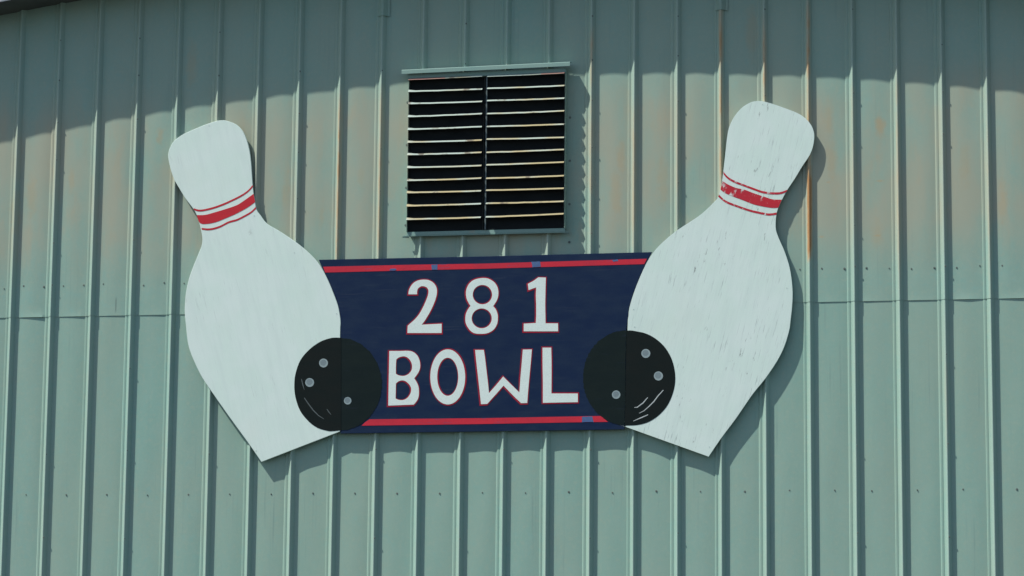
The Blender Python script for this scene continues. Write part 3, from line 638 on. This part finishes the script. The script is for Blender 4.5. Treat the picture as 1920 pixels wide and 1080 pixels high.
# top flashing: sloped plate turned down in front
pr = [(-.036, 6.064), (-.104, 6.054), (-.1065, 6.050), (-.1065, 6.024), (-.1045, 6.024), (-.1035, 6.050), (-.036, 6.060)]
def extrude_x(name, prof, x0, x1, mat, parent, dz0=0.0, dz1=0.0):
    n = len(prof)
    v = [(x0, y, z + dz0) for y, z in prof] + [(x1, y, z + dz1) for y, z in prof]
    f = [tuple(range(n)), tuple(range(2 * n - 1, n - 1, -1))] + [(j, (j + 1) % n, n + (j + 1) % n, n + j) for j in range(n)]
    o = mesh_obj(name, v, f, mat, parent)
    fix_normals(o)
    return o
extrude_x('top_flashing', pr, 2.908, 4.125, M_TRIM, vent, -.008, .006)
box('mullion', (3.514, 3.525, -.0640, -.0590, VZ0 + .001, VZ1 - .031), M_MULL, vent, .001)
box('mullion_web', (3.500, 3.5025, -.0580, -.0415, VZ0 + .001, VZ1 - .031), M_BLADE, vent)
for i in range(12):
    zl, zr = V_BL_L[i][1], V_BL_R[i][1]
    zm = (zl + zr) / 2
    for half, (xa, xb, za, zb) in enumerate(((2.9535 + .001, 3.4925, zl, zm + RNG.uniform(-.003, .003)),
                                             (3.5275, 4.0835, zm + RNG.uniform(-.003, .003), zr))):
        za += RNG.uniform(-.002, .002); zb += RNG.uniform(-.002, .002)
        plate = [(-.0440, .0158), (-.0800, .0068), (-.0795, .0050), (-.0440, .0140)]
        bl = extrude_x('louvre_blade', plate, xa, xb, M_BLADE, vent, za, zb)
        if half == 1:                     # added gusset, shaped to cast the saw-tooth shadow beside the vent
            extrude_x('shadow_gusset', [(-.0720, zb + .006), (-.0950, zb - .006), (-.0720, zb - .060)], xb - .0015, xb - .0001, M_BLADE, bl)
        # bright turned-down front edge, slightly ragged, with a sunlit wedge shaped into the left end
        n = 10
        v, f = [], []
        for j in range(n + 1):
            u = j / n
            x = xa + (xb - xa) * u
            z = za + (zb - za) * u + RNG.uniform(-.0006, .0006) - .0022 * sin(math.pi * u) * RNG.uniform(.4, 1)
            wob = RNG.uniform(-.0007, .0007)
            lit_wedge = max(0, 1 - u / .115) * .0075 if half == 0 and i > 0 else 0
            v += [(x, -.0802 + lit_wedge * .5, z + .0066 + lit_wedge), (x, -.0965 + wob, z - .0062), (x, -.0950 + wob, z - .0075), (x, -.0785, z + .0058)]
        for j in range(n):
            a = j * 4
            for q in range(4):
                f.append((a + q, a + (q + 1) % 4, a + 4 + (q + 1) % 4, a + 4 + q))
        f += [(3, 2, 1, 0), tuple(n * 4 + q for q in range(4))]
        lp = mesh_obj('blade_lip', v, f, M_LIP, bl)
        fix_normals(lp)
        if i == 0:
            lp.data.materials.append(M_LIP_PINK)
            for p in lp.data.polygons:
                c = sum(lp.data.vertices[q].co.x for q in p.vertices) / len(p.vertices)
                if (half == 0 and c < 3.20) or (half == 1 and c > 3.93):
                    p.material_index = 1
vv = []
sv, sf = [], []
for z in (5.83, 5.52, 5.21, 4.94):
    screw(VX0 - .022, -.0075, z, .008, .3); screw(VX1 + .026, -.0075, z - .15, .008, .8)
vs = mesh_obj('flange_screws', sv, sf, M_SCREW, vent)
vs['kind'] = 'stuff'

# ------------------------------------------------------------------ the plywood sign: two pins and the board between them
Y_PIN, Y_BOARD, Y_BACK = -.0510, -.0490, -.0362
PT = .0008                                     # paint sits this far in front

def pin(name, label, outline, bands, ball, holes, glints, m_pin, m_band, m_glint, group, fix):
    zb = min(z for x, z in outline); xb = min(outline, key=lambda q: q[1])[0]
    t = thing(name, label, 'pin cutout', (xb, -.04, zb), group)
    slab('plywood_board', smooth_outline(outline, 34, 3), Y_PIN, Y_BACK, m_pin, t, .0016)
    for b in bands:
        h = len(b) // 2
        dense = smooth_outline(b, 60, 4)
        painted('neck_stripe', [dense], Y_PIN - PT, m_band, t)
    sv.clear(); sf.clear()
    for fx, fz in fix:
        screw(fx, Y_PIN + .0022, fz, .0046, RNG.random())
    fo = mesh_obj('screw_heads', list(sv), list(sf), M_HEAD, t)
    fo['kind'] = 'stuff'
    bo = painted('painted_ball', [smooth_outline(ball, 45, 3)], Y_PIN - PT, M_BALL, t)
    for hpts in holes:
        finger_hole(hpts, Y_PIN - 2 * PT, bo)
    for gl in glints:
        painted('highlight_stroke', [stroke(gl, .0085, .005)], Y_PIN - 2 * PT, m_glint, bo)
    return t

def finger_hole(pts, y, parent):
    o = painted('finger_hole', [pts], y, M_HOLE, parent)
    cx = sum(p[0] for p in pts) / len(pts); cz = sum(p[1] for p in pts) / len(pts)
    r = max(p[0] for p in pts) - cx
    # painted pit: a darker disc set a little off centre, leaving a pale ring
    n = 18
    cr = [(cx - .06 * r + .70 * r * cos(2 * math.pi * q / n), y - .0005, cz + .10 * r + .68 * r * sin(2 * math.pi * q / n)) for q in range(n)]
    bm = bmesh.new(); bm.from_mesh(o.data)
    fc = bm.faces.new([bm.verts.new(c) for c in cr])
    fc.material_index = 1
    bm.to_mesh(o.data); bm.free()
    o.data.materials.append(M_HOLE_D)
    return o

GP = 'bowling pin cutouts of the wall sign'
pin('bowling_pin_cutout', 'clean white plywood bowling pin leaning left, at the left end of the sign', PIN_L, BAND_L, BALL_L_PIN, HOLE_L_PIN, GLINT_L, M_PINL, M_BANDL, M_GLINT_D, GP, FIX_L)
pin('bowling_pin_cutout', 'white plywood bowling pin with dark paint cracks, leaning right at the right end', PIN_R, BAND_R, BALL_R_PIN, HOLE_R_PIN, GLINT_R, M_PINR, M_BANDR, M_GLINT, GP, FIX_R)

board = thing('sign_board', 'navy blue board lettered 281 BOWL in white between the two bowling pins', 'sign', (3.6, -.04, 3.46))
slab('board_panel', BOARD, Y_BOARD, Y_BACK, M_NAVY, board, .0012)
tops = painted('red_stripe', [STRIPE_TOP], Y_BOARD - PT, M_RED, board)
bots = painted('red_stripe', [STRIPE_BOT], Y_BOARD - PT, M_RED, board)
for i, pt in enumerate(PATCHES):
    painted('blue_patch', [ragged(pt, .0035)], Y_BOARD - 2 * PT, M_PATCH, bots if i == 2 else tops)
for ch, outs in GLYPHS.items():
    corner = 30 if ch in '28BO' else 12
    sm = [smooth_outline(o, corner, 3) if ch in '28BO' else o for o in outs]
    lt = painted('letter' if ch.isalpha() else 'numeral', sm, Y_BOARD - 2.2 * PT, M_LETTER, board)
    rim = [grow(sm[0], .0088)] + [grow(h, -.0070) for h in sm[1:]]
    sx, sz = RNG.uniform(-.003, .002), RNG.uniform(-.003, .0005)
    rim = [[(x + sx, z + sz) for x, z in q] for q in rim]
    painted('red_outline', rim, Y_BOARD - PT, M_OUTLINE, lt)
for bl, hl in ((BALL_L_BOARD, HOLE_L_BOARD), (BALL_R_BOARD, HOLE_R_BOARD)):
    bo = painted('painted_ball', [ragged(bl, .005, .010)], Y_BOARD - 1.5 * PT, M_BALLB, board)
    for hpts in hl:
        finger_hole(hpts, Y_BOARD - 2.5 * PT, bo)
